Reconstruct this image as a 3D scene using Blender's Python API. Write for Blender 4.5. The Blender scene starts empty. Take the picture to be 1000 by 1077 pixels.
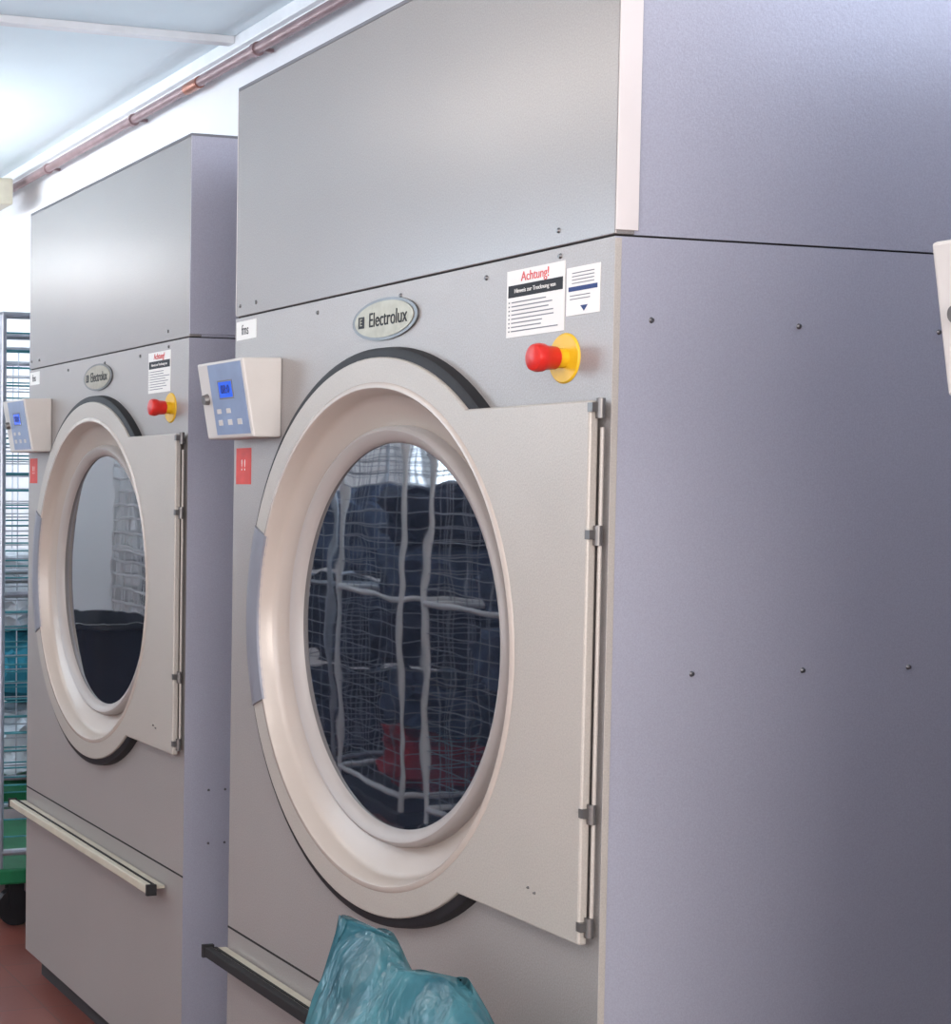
import bpy, bmesh, math, random
from mathutils import Vector, Matrix, noise
random.seed(3)
S=bpy.context.scene
try:
    S.view_settings.view_transform='Standard'
    S.view_settings.look='None'
except Exception: pass
COL=S.collection

# ---------------------------------------------------------------- materials
def srgb(r,g,b):
    f=lambda c:((c/255)/12.92 if c/255<=0.04045 else ((c/255+0.055)/1.055)**2.4)
    return (f(r),f(g),f(b),1)
def mat(name,col,rough=0.5,metal=0.0,var=0.06,scale=8,bump=0.0,bscale=200,ior=1.45,coat=0,emis=None,estr=0,stretch=None,rvar=0.0,fine=0.0):
    m=bpy.data.materials.new(name);m.use_nodes=True
    nt=m.node_tree;b=nt.nodes['Principled BSDF']
    tc=nt.nodes.new('ShaderNodeTexCoord');mp=nt.nodes.new('ShaderNodeMapping')
    nt.links.new(tc.outputs['Object'],mp.inputs[0])
    if stretch: mp.inputs['Scale'].default_value=stretch
    n=nt.nodes.new('ShaderNodeTexNoise');n.inputs['Scale'].default_value=scale;n.inputs['Detail'].default_value=3
    nt.links.new(mp.outputs[0],n.inputs['Vector'])
    r=nt.nodes.new('ShaderNodeValToRGB')
    c=col
    r.color_ramp.elements[0].position=.3;r.color_ramp.elements[1].position=.7
    r.color_ramp.elements[0].color=(c[0]*(1-var),c[1]*(1-var),c[2]*(1-var),1)
    r.color_ramp.elements[1].color=(min(1,c[0]*(1+var)),min(1,c[1]*(1+var)),min(1,c[2]*(1+var)),1)
    nt.links.new(n.outputs[0],r.inputs[0])
    src=r.outputs[0]
    if fine:
        n3=nt.nodes.new('ShaderNodeTexNoise');n3.inputs['Scale'].default_value=420;n3.inputs['Detail'].default_value=1
        nt.links.new(tc.outputs['Object'],n3.inputs['Vector'])
        mr3=nt.nodes.new('ShaderNodeMapRange');mr3.inputs[1].default_value=.3;mr3.inputs[2].default_value=.7;mr3.inputs[3].default_value=1-fine;mr3.inputs[4].default_value=1+fine
        nt.links.new(n3.outputs[0],mr3.inputs[0])
        mu=nt.nodes.new('ShaderNodeVectorMath');mu.operation='SCALE'
        nt.links.new(src,mu.inputs[0]);nt.links.new(mr3.outputs[0],mu.inputs['Scale']);src=mu.outputs[0]
    nt.links.new(src,b.inputs['Base Color'])
    b.inputs['Roughness'].default_value=rough;b.inputs['Metallic'].default_value=metal
    b.inputs['IOR'].default_value=ior
    if rvar:
        mr=nt.nodes.new('ShaderNodeMapRange');mr.inputs[3].default_value=rough-rvar;mr.inputs[4].default_value=rough+rvar
        nt.links.new(n.outputs[0],mr.inputs[0]);nt.links.new(mr.outputs[0],b.inputs['Roughness'])
    if coat: b.inputs['Coat Weight'].default_value=coat;b.inputs['Coat Roughness'].default_value=.12
    if bump:
        n2=nt.nodes.new('ShaderNodeTexNoise');n2.inputs['Scale'].default_value=bscale;n2.inputs['Detail'].default_value=2
        nt.links.new(tc.outputs['Object'],n2.inputs['Vector'])
        bp=nt.nodes.new('ShaderNodeBump');bp.inputs['Strength'].default_value=bump;bp.inputs['Distance'].default_value=.01
        nt.links.new(n2.outputs[0],bp.inputs['Height']);nt.links.new(bp.outputs[0],b.inputs['Normal'])
    if emis: b.inputs['Emission Color'].default_value=emis;b.inputs['Emission Strength'].default_value=estr
    return m
M={}
M['grey']=mat('painted_steel_grey',srgb(155,149,145),.36,.15,.03,3,.06,260,fine=.09)
M['greytop']=mat('painted_steel_top',srgb(141,136,133),.25,.15,.02,2.5,.0,260,fine=.08)
M['side']=mat('painted_steel_side',srgb(161,160,171),.30,.1,.03,2,.03,240,fine=.06)
M['edge']=mat('edge_trim_paint',srgb(206,197,193),.4,.0,.04,6)
M['door']=mat('door_enamel',srgb(174,166,157),.38,.1,.03,5,.04,300,fine=.07)
M['ring']=mat('door_ring_enamel',srgb(180,168,158),.27,.08,.03,5,.02,200)
M['bezel']=mat('bezel_plastic',srgb(162,154,149),.35,0,.03,10)
M['handle']=mat('handle_plastic',srgb(126,126,134),.4,.1,.05,20)
M['rubber']=mat('black_rubber',srgb(30,30,33),.6,0,.2,30)
M['dark']=mat('dark_gap',srgb(35,33,34),.8)
M['plinth']=mat('plinth',srgb(60,58,60),.7)
M['glass']=mat('door_glass',(.014,.018,.028,1),.02,0,.3,3,.07,5,ior=3.4)
M['box']=mat('control_box_plastic',srgb(196,190,184),.42,0,.03,10)
M['panel']=mat('display_foil',srgb(130,145,172),.3,0,.08,20)
M['lcd']=mat('lcd',srgb(40,90,200),.2,emis=srgb(40,90,230),estr=.35)
M['lcdt']=mat('lcd_digits',srgb(20,30,110),.3)
M['red']=mat('red_plastic',srgb(200,38,30),.3,0,.05,30)
M['yellow']=mat('yellow_plastic',srgb(218,172,32),.4,0,.06,30)
M['badge']=mat('badge_metal',srgb(148,140,124),.35,.5,.1,60)
M['badgerim']=mat('badge_rim',srgb(105,105,105),.3,.6,.1,60)
M['ink']=mat('ink',srgb(25,25,30),.6)
M['inkgrey']=mat('ink_grey',srgb(115,115,120),.6)
M['wiregrey']=mat('cage_wire_grey',srgb(150,155,165),.5,.2,.1,30)
M['inkblue']=mat('ink_blue',srgb(40,60,110),.6)
M['label']=mat('label_paper',srgb(226,222,216),.5,0,.02,20)
M['redlab']=mat('red_label',srgb(200,60,50),.5,0,.1,40)
M['screw']=mat('screw_steel',srgb(110,108,108),.35,.8,.1,60)
M['cream']=mat('cream_strip',srgb(188,180,162),.4,0,.06,20)
M['hinge']=mat('hinge_steel',srgb(115,111,108),.35,.6,.1,30)
M['wall']=mat('wall_plaster',srgb(234,232,234),.9,0,.02,2,.08,60)
M['ceil']=mat('ceiling_paint',srgb(232,243,248),.85,0,.02,2,.05,40)
M['pipe']=mat('pipe_paint',srgb(146,120,122),.4,.2,.15,12)
M['copper']=mat('copper_joint',srgb(160,105,88),.35,.5,.2,25)
M['white']=mat('white_enamel',srgb(232,232,234),.4)
M['zinc']=mat('zinc_wire',srgb(175,180,188),.35,.7,.1,30)
M['tealwire']=mat('teal_coated_wire',srgb(70,140,150),.4,.2,.1,30)
M['green']=mat('green_base',srgb(25,105,66),.5,0,.15,10)
M['black']=mat('black_plastic',srgb(28,29,32),.4,0,.2,10)
M['clothdark']=mat('laundry_dark',srgb(48,54,72),.9,0,.6,9,.5,30)
M['clothnavy']=mat('laundry_navy',srgb(78,92,118),.9,0,.5,9,.5,30)
M['clothblack']=mat('laundry_black',srgb(24,28,40),.9,0,.5,9,.5,30)
M['clothteal']=mat('laundry_teal',srgb(50,130,150),.9,0,.3,9,.5,30)
M['clothred']=mat('laundry_red',srgb(170,48,54),.9,0,.3,9,.5,30)
M['clothwhite']=mat('laundry_white',srgb(205,212,218),.9,0,.2,9,.5,30)
M['lamp']=mat('lamp_diffuser',(1,1,1,1),.5,emis=(1,.94,.87,1),estr=12)
M['ceilfill']=mat('ceiling_fill_cool',(1,1,1,1),.5,emis=(.84,.94,1,1),estr=80)  # strong cool glow for the upward tubes, added to brighten the ceiling
def floor_mat():
    m=bpy.data.materials.new('terracotta_tiles');m.use_nodes=True;nt=m.node_tree;b=nt.nodes['Principled BSDF']
    tc=nt.nodes.new('ShaderNodeTexCoord');br=nt.nodes.new('ShaderNodeTexBrick')
    br.offset=0;br.inputs['Scale'].default_value=1;br.inputs['Brick Width'].default_value=.2;br.inputs['Row Height'].default_value=.2
    br.inputs['Mortar Size'].default_value=.003
    br.inputs['Color1'].default_value=srgb(128,72,62);br.inputs['Color2'].default_value=srgb(116,66,58);br.inputs['Mortar'].default_value=srgb(105,70,64)
    nt.links.new(tc.outputs['Object'],br.inputs['Vector']);nt.links.new(br.outputs[0],b.inputs['Base Color']);b.inputs['Roughness'].default_value=.38
    return m
M['floor']=floor_mat()
def bag_mat():
    m=bpy.data.materials.new('teal_polythene');m.use_nodes=True;nt=m.node_tree;b=nt.nodes['Principled BSDF']
    tc=nt.nodes.new('ShaderNodeTexCoord');n=nt.nodes.new('ShaderNodeTexNoise');n.inputs['Scale'].default_value=7;n.inputs['Detail'].default_value=4;n.inputs['Distortion'].default_value=.9
    mp=nt.nodes.new('ShaderNodeMapping');mp.inputs['Scale'].default_value=(2.0,2.0,.9)
    nt.links.new(tc.outputs['Object'],mp.inputs[0]);nt.links.new(mp.outputs[0],n.inputs['Vector'])
    r=nt.nodes.new('ShaderNodeValToRGB');r.color_ramp.elements[0].color=srgb(36,86,98);r.color_ramp.elements[1].color=srgb(82,134,142)
    r.color_ramp.elements[0].position=.32;r.color_ramp.elements[1].position=.7
    nt.links.new(n.outputs[0],r.inputs[0]);nt.links.new(r.outputs[0],b.inputs['Base Color'])
    b.inputs['Roughness'].default_value=.2
    bp=nt.nodes.new('ShaderNodeBump');bp.inputs['Strength'].default_value=.8;bp.inputs['Distance'].default_value=.02
    nt.links.new(n.outputs[0],bp.inputs['Height']);nt.links.new(bp.outputs[0],b.inputs['Normal'])
    tr=nt.nodes.new('ShaderNodeBsdfTranslucent');tr.inputs[0].default_value=srgb(90,165,175)
    mx=nt.nodes.new('ShaderNodeMixShader');mx.inputs[0].default_value=.25
    out=nt.nodes['Material Output'];nt.links.new(b.outputs[0],mx.inputs[1]);nt.links.new(tr.outputs[0],mx.inputs[2]);nt.links.new(mx.outputs[0],out.inputs[0])
    return m
M['bag']=bag_mat()

# ---------------------------------------------------------------- helpers
def empty(name,loc=(0,0,0)):
    e=bpy.data.objects.new(name,None);e.location=loc;e.empty_display_size=.1;COL.objects.link(e);return e
def obj(name,bm,m,parent=None,smooth=False,bevel=0,loc=None):
    bmesh.ops.recalc_face_normals(bm,faces=bm.faces)
    me=bpy.data.meshes.new(name);bm.to_mesh(me);bm.free()
    me.materials.append(M[m] if isinstance(m,str) else m)
    if smooth:
        for p in me.polygons:p.use_smooth=True
        try: me.set_sharp_from_angle(angle=math.radians(40))
        except Exception: pass
    o=bpy.data.objects.new(name,me);COL.objects.link(o)
    if parent:o.parent=parent
    if loc:o.location=loc
    if bevel:
        b=o.modifiers.new('bevel','BEVEL');b.width=bevel;b.segments=2;b.limit_method='ANGLE';b.angle_limit=math.radians(40)
    return o
def bbox(bm,a,b):
    vs=[bm.verts.new((x,y,z)) for z in (a[2],b[2]) for x,y in ((a[0],a[1]),(b[0],a[1]),(b[0],b[1]),(a[0],b[1]))]
    for f in ((0,1,2,3),(4,5,6,7),(0,1,5,4),(1,2,6,5),(2,3,7,6),(3,0,4,7)):
        bm.faces.new([vs[i] for i in f])
def box(name,a,b,m,parent=None,bevel=0):
    bm=bmesh.new();bbox(bm,a,b);return obj(name,bm,m,parent,bevel=bevel)
def tube(bm,p,q,r,n=8,r2=None):
    p=Vector(p);q=Vector(q);d=(q-p);
    if d.length<1e-6:return
    d.normalize();a=d.orthogonal().normalized();c=d.cross(a);r2=r if r2 is None else r2
    A=[bm.verts.new(p+(a*math.cos(t)+c*math.sin(t))*r) for t in [2*math.pi*i/n for i in range(n)]]
    B=[bm.verts.new(q+(a*math.cos(t)+c*math.sin(t))*r2) for t in [2*math.pi*i/n for i in range(n)]]
    for i in range(n):bm.faces.new([A[i],A[(i+1)%n],B[(i+1)%n],B[i]])
    bm.faces.new(A);bm.faces.new(B)
def cyl(name,p,q,r,m,parent=None,n=32,r2=None,bevel=0):
    bm=bmesh.new();tube(bm,p,q,r,n,r2);return obj(name,bm,m,parent,smooth=True,bevel=bevel)
def lathe(name,prof,c,m,parent=None,n=128,a0=0,a1=360,close=False):
    bm=bmesh.new();full=(a1-a0)>=360;rings=[]
    cnt=n if full else n+1
    for i in range(cnt):
        a=math.radians(a0+(a1-a0)*i/n)
        rings.append([bm.verts.new((c[0]+r*math.cos(a),y,c[1]+r*math.sin(a))) for r,y in prof])
    k=len(prof)
    for i in range(n):
        A=rings[i];B=rings[(i+1)%cnt]
        for j in range(k if close else k-1):
            try:bm.faces.new([A[j],A[(j+1)%k],B[(j+1)%k],B[j]])
            except ValueError:pass
    if close and not full:
        bm.faces.new(rings[0]);bm.faces.new(rings[-1])
    return obj(name,bm,m,parent,smooth=True)
def text(name,s,size,loc,rot,m,parent,ax='CENTER',ext=.0003,sx=1):
    c=bpy.data.curves.new(name,'FONT');c.body=s;c.size=size;c.extrude=ext;c.align_x=ax;c.align_y='CENTER'
    c.materials.append(M[m]);o=bpy.data.objects.new(name,c);COL.objects.link(o);o.parent=parent;o.location=loc;o.rotation_euler=rot;o.scale=(sx,1,1)
    return o
FR=(math.radians(90),0,0)

# ---------------------------------------------------------------- tumble dryer
W=1.1495;ZT=2.186;ZS=1.748;ZD=.548;CX=.575;CZ=1.178;D=1.15
def holed_front(bm,x0,x1,z0,z1,c,r,y,n=96,depth=.12):
    angs=set(2*math.pi*i/n for i in range(n))
    for X in (x0,x1):
        for Z in (z0,z1):angs.add(math.atan2(Z-c[1],X-c[0])%(2*math.pi))
    angs=sorted(angs);I=[];O=[];Bk=[]
    for a in angs:
        ca,sa=math.cos(a),math.sin(a)
        tx=((x1 if ca>0 else x0)-c[0])/ca if abs(ca)>1e-9 else 1e9
        tz=((z1 if sa>0 else z0)-c[1])/sa if abs(sa)>1e-9 else 1e9
        t=min(tx,tz)
        O.append(bm.verts.new((c[0]+t*ca,y,c[1]+t*sa)));I.append(bm.verts.new((c[0]+r*ca,y,c[1]+r*sa)));Bk.append(bm.verts.new((c[0]+r*ca,y+depth,c[1]+r*sa)))
    m=len(angs)
    for i in range(m):
        j=(i+1)%m
        bm.faces.new([O[i],O[j],I[j],I[i]]);bm.faces.new([I[i],I[j],Bk[j],Bk[i]])
    bm.faces.new(Bk)
def dryer(name,loc,bar_dark=False,trim=True,info=True):
    e=empty(name,loc)
    bm=bmesh.new()
    z0=.07;z1=ZS-.002
    v=lambda x,y,z:bm.verts.new((x,y,z))
    for q in (((W,0,z0),(W,D,z0),(W,D,z1),(W,0,z1)),((0,0,z0),(0,D,z0),(0,D,z1),(0,0,z1))):
        bm.faces.new([v(*p) for p in q])
    obj('side_panels',bm,'side',e)
    bm=bmesh.new()
    for q in (((0,D,z0),(W,D,z0),(W,D,z1),(0,D,z1)),((0,0,z1),(W,0,z1),(W,D,z1),(0,D,z1)),((0,0,z0),(W,0,z0),(W,D,z0),(0,D,z0))):
        bm.faces.new([bm.verts.new(p) for p in q])
    holed_front(bm,0,W,z0,z1,(CX,CZ),.415,0)
    obj('front_panel',bm,'grey',e)
    box('plinth',(.03,.04,0),(W-.03,D-.02,.07),'plinth',e)
    box('seam_gap',(.004,.004,ZS-.004),(W-.004,D-.004,ZS+.004),'dark',e)
    box('upper_front',(0,0,ZS+.001),(W,.03,ZT),'greytop',e,bevel=.0015)
    box('upper_housing',(.0012,.03,ZS+.001),(W-.0012,D,ZT-.001),'side',e)
    if trim:
        for x,sg in ((W,1),(0,-1)):
            xa,xb=sorted((x,x+sg*.0022))
            box('corner_trim_upper',(xa,.0,ZS+.006),(xb,.034,ZT),'edge',e,bevel=.0008)
            box('corner_gap',(min(x,x+sg*.0006),.034,ZS+.006),(max(x,x+sg*.0006),.0352,ZT),'inkgrey',e)
        box('edge_light_strip',(W,.0,.07),(W+.0008,.010,ZS-.004),'door',e,bevel=.0003)  # added pale strip: the light gradient along the edge put into colour
    else:
        for x,sg in ((W,1),(0,-1)):
            xa,xb=sorted((x,x+sg*.0022))
            box('corner_trim_upper',(xa,.0,ZS+.006),(xb,.4,ZT),'side',e,bevel=.0008)
    box('top_cap_rim',(0,0,ZT),(W,D,ZT+.006),'inkgrey',e)
    box('drawer_seam_line',(0,-.0006,ZD-.003),(W,.0,ZD+.001),'dark',e)  # dark strip marking the drawer groove
    bm=bmesh.new()
    def scr(p,ax,r=.0040):
        p=Vector(p);ax=Vector(ax);tube(bm,p,p+ax*.003,r,12,r*.6)
    for u in (.34,.62,.86):
        scr((u,0,ZS-.022),(0,-1,0))
    for u in (.09,.02,1.03,):
        scr((u,0,ZS+.022),(0,-1,0))
    scr((1.035,0,1.735),(0,-1,0))
    for s,x in ((1,W),(-1,0)):
        for y in (.0586,.293,.53,.8,1.05):scr((x,y,1.64),(s,0,0))
        for y in (.135,.315,.495,.8,1.05):scr((x,y,1.176),(s,0,0))
        if not trim:
            for y in (.06,.1):
                for z in (.62,.74):scr((x,y,z),(s,0,0),.003)
    for p in ((1.03,-.026,.872),(1.045,-.026,.868)):scr(p,(0,-1,0),.002)
    obj('screws',bm,'screw',e,smooth=True)
    lathe('door_gasket',[(.430,0),(.430,-.018),(.461,-.021),(.467,-.018),(.469,0)],(CX,CZ),'rubber',e)
    RO=.452;RI=.402;rx=.566;rz=.357
    angs=set(math.radians(a) for a in range(0,360,3))
    ca=math.atan2(rz,rx);ta=math.asin(rz/RO)
    for a in (ca,-ca,ta,-ta):angs.add(a%(2*math.pi))
    angs=sorted(angs);bm=bmesh.new();L=[]
    y0=-.012;y1=-.026
    for a in angs:
        c,s=math.cos(a),math.sin(a);o=RO
        if c>1e-6:
            o=max(RO,min(rx/c,rz/abs(s) if abs(s)>1e-9 else 9))
        L.append([bm.verts.new((CX+r*c,y,CZ+r*s)) for r,y in ((RI,y1),(o,y1),(o,y0),(RI,y0))])
    for i in range(len(L)):
        A=L[i];B=L[(i+1)%len(L)]
        for k in range(4):bm.faces.new([A[k],A[(k+1)%4],B[(k+1)%4],B[k]])
    obj('door_plate',bm,'door',e,bevel=.003)
    lathe('door_funnel',[(.412,-.0262),(.409,-.0285),(.403,-.0285),(.3995,-.025),(.393,-.004),(.389,.003),(.383,.006),(.346,.027),(.336,.029)],(CX,CZ),'ring',e)
    lathe('glass_bezel',[(.344,.029),(.3425,.013),(.340,.007),(.335,.004),(.331,.005),(.320,.012),(.3155,.018),(.3145,.026)],(CX,CZ),'bezel',e)
    bm=bmesh.new();n=96;R=.3155
    cen=bm.verts.new((CX,.0205,CZ));rings=[]
    for k in range(1,9):
        r=R*k/8;y=.0205+.0015*(k/8)**2
        rings.append([bm.verts.new((CX+r*math.cos(2*math.pi*i/n),y,CZ+r*math.sin(2*math.pi*i/n))) for i in range(n)])
    for i in range(n):
        bm.faces.new([cen,rings[0][i],rings[0][(i+1)%n]])
        for k in range(7):bm.faces.new([rings[k][i],rings[k+1][i],rings[k+1][(i+1)%n],rings[k][(i+1)%n]])
    obj('door_glass',bm,'glass',e,smooth=True)
    lathe('door_grip',[(.399,-.024),(.403,-.0295),(.425,-.032),(.446,-.0305),(.4535,-.026),(.4535,-.010),(.40,-.020)],(CX,CZ),'handle',e,n=40,a0=158,a1=202,close=True)
    bm=bmesh.new();tube(bm,(W-.0035,-.010,.855),(W-.0035,-.010,1.50),.0028,10)
    obj('hinge_rod',bm,'door',e,smooth=True)
    bm=bmesh.new()
    for z in (1.53,1.365,1.0,.85):
        tube(bm,(W-.004,-.013,z-.018),(W-.004,-.013,z+.008),.006,14)
        bbox(bm,(W-.012,-.0272,z-.010),(W-.002,-.010,z+.002))
    obj('hinge_knuckles',bm,'hinge',e,smooth=True)
    # control box
    tz,bz=1.6575,1.5106;ty,by=-.082,-.056
    bm=bmesh.new();x0,x1=.0,.205
    A=[bm.verts.new((x0,y,z)) for y,z in ((0,tz),(ty,tz-.002),(by,bz),(0,bz))]
    B=[bm.verts.new((x1,y,z)) for y,z in ((0,tz),(ty,tz-.002),(by,bz),(0,bz))]
    for i in range(4):bm.faces.new([A[i],A[(i+1)%4],B[(i+1)%4],B[i]])
    bm.faces.new(A);bm.faces.new(B)
    obj('control_box',bm,'box',e,bevel=.004)
    dv=Vector((0,ty-by,tz-bz));ln=dv.length;dv.normalize();nn=Vector((0,-dv.z,dv.y))
    rx_=math.atan2(dv.z,dv.y)
    def fp(u,v,o):return Vector((u,by,bz))+dv*(v*ln)+nn*o
    def fquad(nm,u0,u1,v0,v1,o,m,bev=0):
        bm=bmesh.new();a=[bm.verts.new(fp(u,v,h)) for h in (0,o) for u,v in ((u0,v0),(u1,v0),(u1,v1),(u0,v1))]
        for f in ((0,1,2,3),(4,5,6,7),(0,1,5,4),(1,2,6,5),(2,3,7,6),(3,0,4,7)):bm.faces.new([a[i] for i in f])
        return obj(nm,bm,m,e,bevel=bev)
    fquad('display_foil',.05,.196,.05,.95,.0012,'panel')
    fquad('lcd_frame',.085,.15,.50,.74,.0018,'inkgrey')
    fquad('lcd_screen',.089,.146,.52,.72,.0022,'lcd')
    text('lcd_text','88:0',.022,fp(.117,.62,.0026),(rx_,0,0),'lcdt',e)
    for i in range(3):
        fquad('key',.066+i*.042,.084+i*.042,.17,.24,.002,'box',bev=.0005)
    for i in range(2):
        fquad('key',.066+i*.042,.084+i*.042,.32,.38,.002,'box',bev=.0005)
    c0=fp(.028,.52,0);cyl('selector_knob',c0,c0+nn*.010,.011,'hinge',e,24,r2=.009)
    n=64
    for sc,yo,nm,mm in ((1,-.004,'badge_rim','badgerim'),(.9,-.0052,'badge_plate','badge')):
        bm=bmesh.new()
        A=[bm.verts.new((CX+.103*sc*math.cos(2*math.pi*i/n),0,1.693+.034*(sc if sc==1 else .86)*math.sin(2*math.pi*i/n))) for i in range(n)]
        B=[bm.verts.new((v_.co.x,yo,v_.co.z)) for v_ in A]
        for i in range(n):bm.faces.new([A[i],A[(i+1)%n],B[(i+1)%n],B[i]])
        bm.faces.new(B)
        obj(nm,bm,mm,e)
    text('badge_text','Electrolux',.034,(CX+.014,-.0056,1.693),FR,'ink',e,sx=.86)
    box('badge_mark',(CX-.080,-.0058,1.683),(CX-.061,-.005,1.702),'ink',e)
    text('badge_mark_text','E',.017,(CX-.0705,-.0062,1.6925),FR,'badge',e)
    a,b,zt,zb=.913,1.047,1.728,1.634
    box('warning_label',(a,-.0008,zb),(b,0,zt),'label',e)
    text('warning_title','Achtung!',.019,((a+b)/2,-.001,zt-.011),FR,'red',e,sx=.95,ext=.0005)
    box('warning_band',(a+.004,-.0012,zt-.038),(b-.004,-.0008,zt-.021),'ink',e)
    text('warning_band_text','Hinweis zur Trocknung von',.0085,((a+b)/2,-.0014,zt-.0295),FR,'label',e)
    bm=bmesh.new()
    for i in range(8):
        z=zt-.045-i*.0058;w=random.uniform(.6,1)
        bbox(bm,(a+.012,-.0011,z-.0008),(a+.012+(b-a-.018)*w,-.0008,z+.0008));bbox(bm,(a+.005,-.0011,z-.001),(a+.008,-.0008,z+.001))
    obj('warning_lines',bm,'inkgrey',e)
    if info:
        a,b,zt,zb=1.051,1.122,1.716,1.652
        box('info_label',(a,-.0008,zb),(b,0,zt),'label',e)
        box('info_band',(a+.005,-.0012,zt-.032),(b-.005,-.0008,zt-.026),'inkblue',e)
        bm=bmesh.new()
        for i in range(4):
            z=zt-.008-i*.0045;bbox(bm,(a+.012,-.0011,z-.0006),(b-.012,-.0008,z+.0006))
        for i in range(2):
            z=zt-.038-i*.0045;bbox(bm,(a+.008,-.0011,z-.0006),(b-.02,-.0008,z+.0006))
        obj('info_lines',bm,'inkgrey',e)
        bm=bmesh.new();q=[bm.verts.new(p) for p in ((1.082,-.0011,1.664),(1.090,-.0011,1.656),(1.098,-.0011,1.664))];bm.faces.new(q);obj('info_arrow',bm,'inkblue',e)
    ex,ez=1.05,1.596
    lathe('stop_collar',[(.0,-.003),(.032,-.003),(.034,-.001),(.034,0)],(ex,ez),'yellow',e,n=48)
    lathe('stop_stem',[(.0135,0),(.0135,-.026)],(ex,ez),'yellow',e,n=32)
    lathe('stop_button',[(.0,-.053),(.013,-.0525),(.0175,-.050),(.0195,-.044),(.019,-.036),(.0165,-.031),(.0155,-.016),(.0135,-.014)],(ex,ez),'red',e,n=40)
    box('id_sticker',(.006,-.0008,1.703),(.093,0,1.739),'label',e)
    text('id_text','fms',.028,(.045,-.001,1.721),FR,'ink',e,sx=.8)
    box('red_sticker',(.012,-.0008,1.424),(.078,0,1.494),'redlab',e)
    text('red_sticker_text','! !',.03,(.045,-.001,1.46),FR,'label',e,sx=.8)
    box('drawer_bar',(.0,-.052,.490),(W-.085,-.034,.510),'dark' if bar_dark else 'cream',e,bevel=.003)
    box('drawer_bar_strip',(.0,-.034,.500),(W-.095,-.004,.506),'cream',e)
    box('drawer_bar_line',(.0,-.030,.506),(W-.095,-.024,.508),'dark',e)
    bm=bmesh.new()
    for x in (.05,.55,W-.16):bbox(bm,(x,-.040,.492),(x+.03,0,.501))
    bbox(bm,(W-.088,-.054,.488),(W-.080,-.030,.513));bbox(bm,(-.006,-.054,.488),(.002,-.030,.513))
    obj('drawer_bar_brackets',bm,'dark',e)
    return e
P1,P2=1.3716,1.4462
dryer('tumble_dryer',(-(1.8194+W),P1,0),bar_dark=True)
dryer('tumble_dryer',(-(3.3714+W),P2,0),trim=False,info=False)
dryer('tumble_dryer',(-1.247,P1,0))

# ---------------------------------------------------------------- room
XL,XR,YF,YB,H=-11.0,3.2,-2.4,2.75,3.16
box('floor',(XL,YF,-.1),(XR,YB,0),'floor')
box('ceiling',(XL,YF,H),(XR,YB,H+.1),'ceil')
box('wall_left',(XL-.15,YF,0),(XL,YB,H),'wall')
def wall_with_windows(name,y0,y1,x0,x1,wins,z0,z1,swap=False):
    bm=bmesh.new();xs=x0
    def bb(a,b):
        if swap:a=(a[1],a[0],a[2]);b=(b[1],b[0],b[2])
        bbox(bm,a,b)
    for a,b in wins:
        bb((xs,y0,0),(a,y1,H));bb((a,y0,0),(b,y1,z0));bb((a,y0,z1),(b,y1,H));xs=b
    bb((xs,y0,0),(x1,y1,H));obj(name,bm,'wall')
def window(i,a,b,z0,z1,y0,y1,energy,col,loc,rot,swap=False):
    bm=bmesh.new()
    def bb(p,q):
        if swap:p=(p[1],p[0],p[2]);q=(q[1],q[0],q[2])
        bbox(bm,p,q)
    for x in (a,(a+b)/2-.03,b-.06):bb((x,y0,z0),(x+.06,y1,z1))
    for z in (z0,z1-.06):bb((a,y0,z),(b,y1,z+.06))
    obj('window_%d'%i,bm,'white')
    l=bpy.data.lights.new('daylight','AREA');l.shape='RECTANGLE';l.size=b-a;l.size_y=z1-z0;l.energy=energy;l.color=col
    o=bpy.data.objects.new('window_daylight',l);COL.objects.link(o)
    o.location=loc;o.rotation_euler=[math.radians(r) for r in rot]
wins=[(-8.8,-5.6),(-1.6,2.4)]
wall_with_windows('wall_front',YF-.15,YF,XL,XR,wins,1.15,2.75)
window(1,*wins[0],1.15,2.75,YF-.1,YF-.04,170,(.68,.84,1),(-7.2,YF-.2,1.95),(90,0,0))
window(2,*wins[1],1.15,2.75,YF-.1,YF-.04,85,(.90,.92,1),(.4,YF-.2,1.95),(90,0,0))
wall_with_windows('wall_right',XR,XR+.15,YF,YB,[(-1.9,1.5)],1.0,2.9,swap=True)
window(3,-1.9,1.5,1.0,2.9,XR+.04,XR+.1,250,(1,.95,.92),(XR+.2,-.2,1.95),(90,0,90),swap=True)  # unseen window added to throw warm light on the dryer's side
wall_with_windows('wall_back',YB,YB+.15,XL,XR,[(-1.75,-.35)],2.25,2.95)
window(4,-1.75,-.35,2.25,2.95,YB+.06,YB+.11,26,(.70,.79,1),(-1.05,YB+.2,2.6),(-90,0,0))  # unseen window added for blue light in the gap and a glow on the side
box('trim_1',(-5.98,.2,H-.03),(-5.93,YB-.03,H),'white',bevel=.004)
box('trim_2',(XL,YB-.03,H-.05),(XR,YB,H),'white',bevel=.004)
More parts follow.
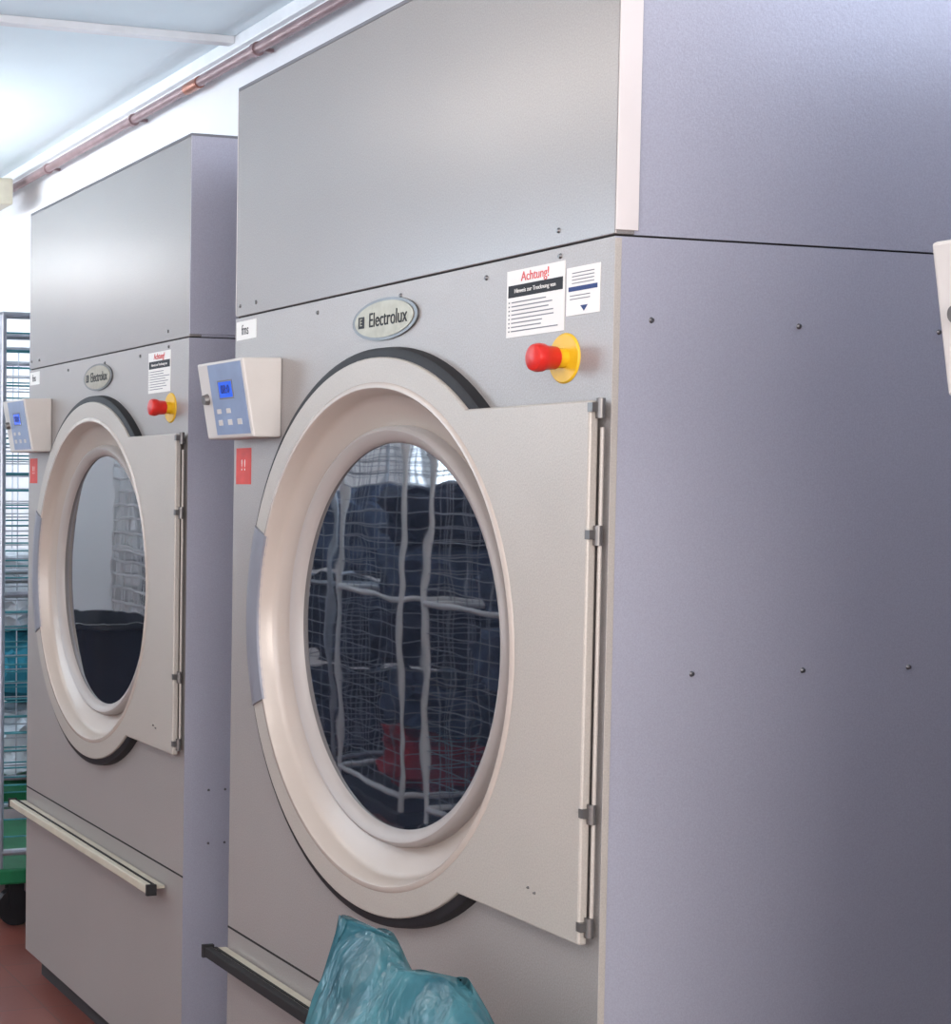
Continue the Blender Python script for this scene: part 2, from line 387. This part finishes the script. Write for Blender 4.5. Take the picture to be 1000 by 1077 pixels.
for x,y,up in ((-9.6,-.6,'ceilfill'),(-7.9,1.45,'ceilfill'),(-4.6,-.55,'lamp'),(-.9,-.55,'lamp')):  # second lamp is added out of view to brighten the ceiling
    e=empty('fluorescent_lamp',(x,y,H))
    bm=bmesh.new()
    for u in (-.5,.5):tube(bm,(u,0,-.42),(u,0,0),.006,8)
    obj('hanger_rods',bm,'white',e)
    box('housing',(-.8,-.05,-.44),(.8,.05,-.41),'white',e,bevel=.006)
    box('diffuser',(-.77,-.085,-.50),(.77,.085,-.44),'lamp',e,bevel=.012)
    bm=bmesh.new();tube(bm,(-.75,0,-.385),(.75,0,-.385),.018,16);obj('upper_fill_tube',bm,up,e,smooth=True)  # upward tube added to brighten the ceiling
e=empty('heating_pipe',(0,2.68,3.035))
cyl('pipe_run',(-10.8,0,0),(3.0,0,0),.019,'pipe',e,20)
cyl('pipe_run_small',(-10.8,.028,.036),(3.0,.028,.036),.007,'pipe',e,12)
for x in (-8.1,-6.9,-5.65,-4.4,-3.0):
    bm=bmesh.new();tube(bm,(x-.014,0,0),(x+.014,0,0),.027,20);bbox(bm,(x-.010,0,-.006),(x+.010,.066,.006))
    obj('pipe_clamp',bm,'pipe',e,smooth=True)
cyl('pipe_joint',(-6.3,0,0),(-6.17,0,0),.024,'copper',e,20)
e=empty('emergency_light_box',(-8.55,2.50,H))
box('casing',(-.18,-.08,-.27),(.18,.08,-.13),'cream',e,bevel=.01)
box('lens',(-.17,-.09,-.25),(.181,-.06,-.21),'inkblue',e,bevel=.005)
cyl('ceiling_stem',(0,0,-.14),(0,0,0),.012,'white',e,12)

# ---------------------------------------------------------------- roll cages
def blob(name,c,s,m,parent,seed):
    bm=bmesh.new();bmesh.ops.create_icosphere(bm,subdivisions=4,radius=1)
    for v in bm.verts:
        d=v.co.normalized();n=noise.noise(d*1.8+Vector((seed,0,0)))*.35+noise.noise(d*5+Vector((0,seed,0)))*.16
        p=[math.copysign(abs(d[i])**.6,d[i]) for i in range(3)]
        v.co=Vector((c[0]+p[0]*s[0]*(1+n),c[1]+p[1]*s[1]*(1+n),c[2]+p[2]*s[2]*(1+n)))
    return obj(name,bm,m,parent,smooth=True)
def cage(loc,w=.72,d=.8,h=1.85,rot=0,cloths=('clothdark',),base='green',front=True,fr='zinc',fill=1.0,wr=.0028,wm=None,sp=.055):
    e=empty('wire_roll_cage',loc);e.rotation_euler=(0,0,rot)
    bm=bmesh.new();x0,x1,y0,y1=-w/2,w/2,-d/2,d/2
    for x in (x0,x1):
        for y in (y0,y1):tube(bm,(x,y,.2),(x,y,h),.013,10)
    for x in (x0,x1):
        for z in (.25,h,h*.55):tube(bm,(x,y0,z),(x,y1,z),.011,8)
    for y in (y0,y1) if front else (y1,):
        for z in (.25,h,h*.55):tube(bm,(x0,y,z),(x1,y,z),.011,8)
    obj('frame_tubes',bm,fr,e,smooth=True)
    bm=bmesh.new()
    nz=int((h-.3)/sp)
    for i in range(nz):
        z=.3+i*sp
        for x in (x0,x1):tube(bm,(x,y0,z),(x,y1,z),wr,5)
        for y in ((y0,y1) if front else (y1,)):tube(bm,(x0,y,z),(x1,y,z),wr,5)
    for i in range(1,8):
        y=y0+(y1-y0)*i/8;x=x0+(x1-x0)*i/8
        for X in (x0,x1):tube(bm,(X,y,.25),(X,y,h),wr,5)
        for Y in ((y0,y1) if front else (y1,)):tube(bm,(x,Y,.25),(x,Y,h),wr,5)
    obj('wire_mesh',bm,wm or fr,e)
    box('base_tray',(x0-.02,y0-.02,.15),(x1+.02,y1+.02,.20),base,e,bevel=.008)
    bm=bmesh.new()
    for x in (x0+.06,x1-.06):
        for y in (y0+.07,y1-.07):
            tube(bm,(x-.018,y,.06),(x+.018,y,.06),.06,20);bbox(bm,(x-.026,y-.025,.06),(x-.02,y+.025,.15));bbox(bm,(x+.02,y-.025,.06),(x+.026,y+.025,.15))
    obj('casters',bm,'black',e,smooth=True)
    z=.2
    for i,c in enumerate(cloths):
        hh=(h-.45)*fill/len(cloths)/2
        blob('laundry_pile',(random.uniform(-.02,.02),0,z+hh*.9),(w*.36,d*.36,hh*.85),c,e,i*3.3+loc[0]);z+=2*hh*.9
    return e
cage((-5.33,1.93,0),d=.86,h=1.95,cloths=(),wm='tealwire')
cage((-6.6,2.15,0),d=.8,h=1.95,cloths=('clothwhite','clothteal','clothwhite'),fill=.7)
cage((-4.75,-.75,0),cloths=('clothteal','clothdark','clothnavy','clothnavy','clothdark'),base='black',fr='white',wr=.002,wm='wiregrey')
cage((-5.65,-.8,0),cloths=('clothred','clothnavy','clothdark','clothnavy','clothdark'),base='black',rot=.1,fr='white',wr=.002,wm='wiregrey')
cage((-6.6,-.85,0),cloths=('clothdark','clothdark','clothnavy'),base='black',rot=-.08,fr='zinc',wr=.002)
cage((-8.9,-1.0,0),cloths=('clothblack','clothblack','clothblack'),base='black',fr='white',h=1.9,wr=.010,sp=.085)
def tub(loc):
    e=empty('laundry_tub',loc);bm=bmesh.new();R=[]
    pr=[(.30,.12),(.34,.45),(.38,.80),(.41,.81),(.41,.84),(.37,.84),(.32,.45),(.28,.16)]
    for r,z in pr:
        ring=[]
        for i in range(48):
            a=2*math.pi*i/48;c,s=math.cos(a),math.sin(a);k=(abs(c)**4+abs(s)**4)**-.25
            ring.append(bm.verts.new((r*c*k*1.2,r*s*k*.85,z*.88)))
        R.append(ring)
    for j in range(len(R)-1):
        for i in range(48):bm.faces.new([R[j][i],R[j][(i+1)%48],R[j+1][(i+1)%48],R[j+1][i]])
    bm.faces.new(R[0]);bm.faces.new(R[-1]);obj('tub_shell',bm,'black',e,smooth=True)
    bm=bmesh.new()
    for x in (-.26,.26):
        for y in (-.18,.18):tube(bm,(x-.015,y,.05),(x+.015,y,.05),.05,18);bbox(bm,(x-.02,y-.02,.05),(x+.02,y+.02,.112))
    obj('casters',bm,'black',e,smooth=True)
tub((-7.9,.05,0))

# ---------------------------------------------------------------- plastic bag
def bag():
    bm=bmesh.new();n=240;rings=[]
    cx,cy=-1.846,1.13
    N=70;HT=.80
    for k in range(N+1):
        t=k/N;r=[]
        for i in range(n):
            a=2*math.pi*i/n;c,s=math.cos(a),math.sin(a)
            kk=(abs(c)**3+abs(s)**3)**(-1/3)
            up=max(0,(t-.70)/.30)
            lx=.238*(.92+.12*math.sin(math.pi*min(1,t*1.1)))*(1-.07*up**2)
            ly=.14*(.9+.16*math.sin(math.pi*min(1,t*1.1)))*(1-.88*up**1.5)
            w=(noise.noise(Vector((c*3,s*3,t*2.2)))*.06+noise.noise(Vector((c*8,s*8,t*6)))*.05)*(1-.4*up)+noise.noise(Vector((c*17,s*17,t*14)))*.03
            fold=.07*(1-abs(math.sin(5*a+6*noise.noise(Vector((c*2,s*2,t*3))))))**2*min(1,t*1.5)*(1-.5*up)
            f=1+w-fold
            if k==0:f*=.88
            q=max(-1,min(1,c*kk))          # position along the bag, -1 left .. 1 right
            x=cx+lx*c*kk*f;y=cy+ly*s*kk*f
            z=HT*t
            pr=.028*max(0,-q-.2)/.8-.004+.006*math.sin(q*9)-.085*max(0,(q-.45)/.55)**1.3
            z+=up**1.5*(pr+.008*noise.noise(Vector((q*5,0,9))))
            x+=up**2*(.05*max(0,(q-.55)/.45))
            y+=up*.012*math.sin(q*7)
            r.append(bm.verts.new((x,y,max(0,z))))
        rings.append(r)
    for j in range(N):
        for i in range(n):bm.faces.new([rings[j][i],rings[j][(i+1)%n],rings[j+1][(i+1)%n],rings[j+1][i]])
    bm.faces.new(rings[0]);bm.faces.new(rings[-1])
    o=obj('plastic_bag',bm,'bag',None,smooth=False)
    for p in o.data.polygons:p.use_smooth=True
bag()

# ---------------------------------------------------------------- world + camera
w=bpy.data.worlds.new('World');S.world=w;w.use_nodes=True
w.node_tree.nodes['Background'].inputs[0].default_value=(.75,.86,1,1);w.node_tree.nodes['Background'].inputs[1].default_value=1.2
cd=bpy.data.cameras.new('Camera');cam=bpy.data.objects.new('Camera',cd);COL.objects.link(cam)
th=math.radians(16.8517);pi=math.radians(2.5331);ro=math.radians(.3814)
R=Vector((math.sin(th),math.cos(th),0));U=Vector((-math.cos(th)*math.sin(pi),math.sin(th)*math.sin(pi),math.cos(pi)))
R2=R*math.cos(ro)+U*math.sin(ro);U2=-R*math.sin(ro)+U*math.cos(ro);B=R2.cross(U2)
m=Matrix((R2,U2,B)).transposed().to_4x4();m.translation=Vector((0,0,1.4221));cam.matrix_world=m
cd.sensor_fit='HORIZONTAL';cd.sensor_width=36;cd.lens=1.734*36;cd.shift_x=.497;cd.shift_y=.0469;cd.clip_start=.05
S.camera=cam
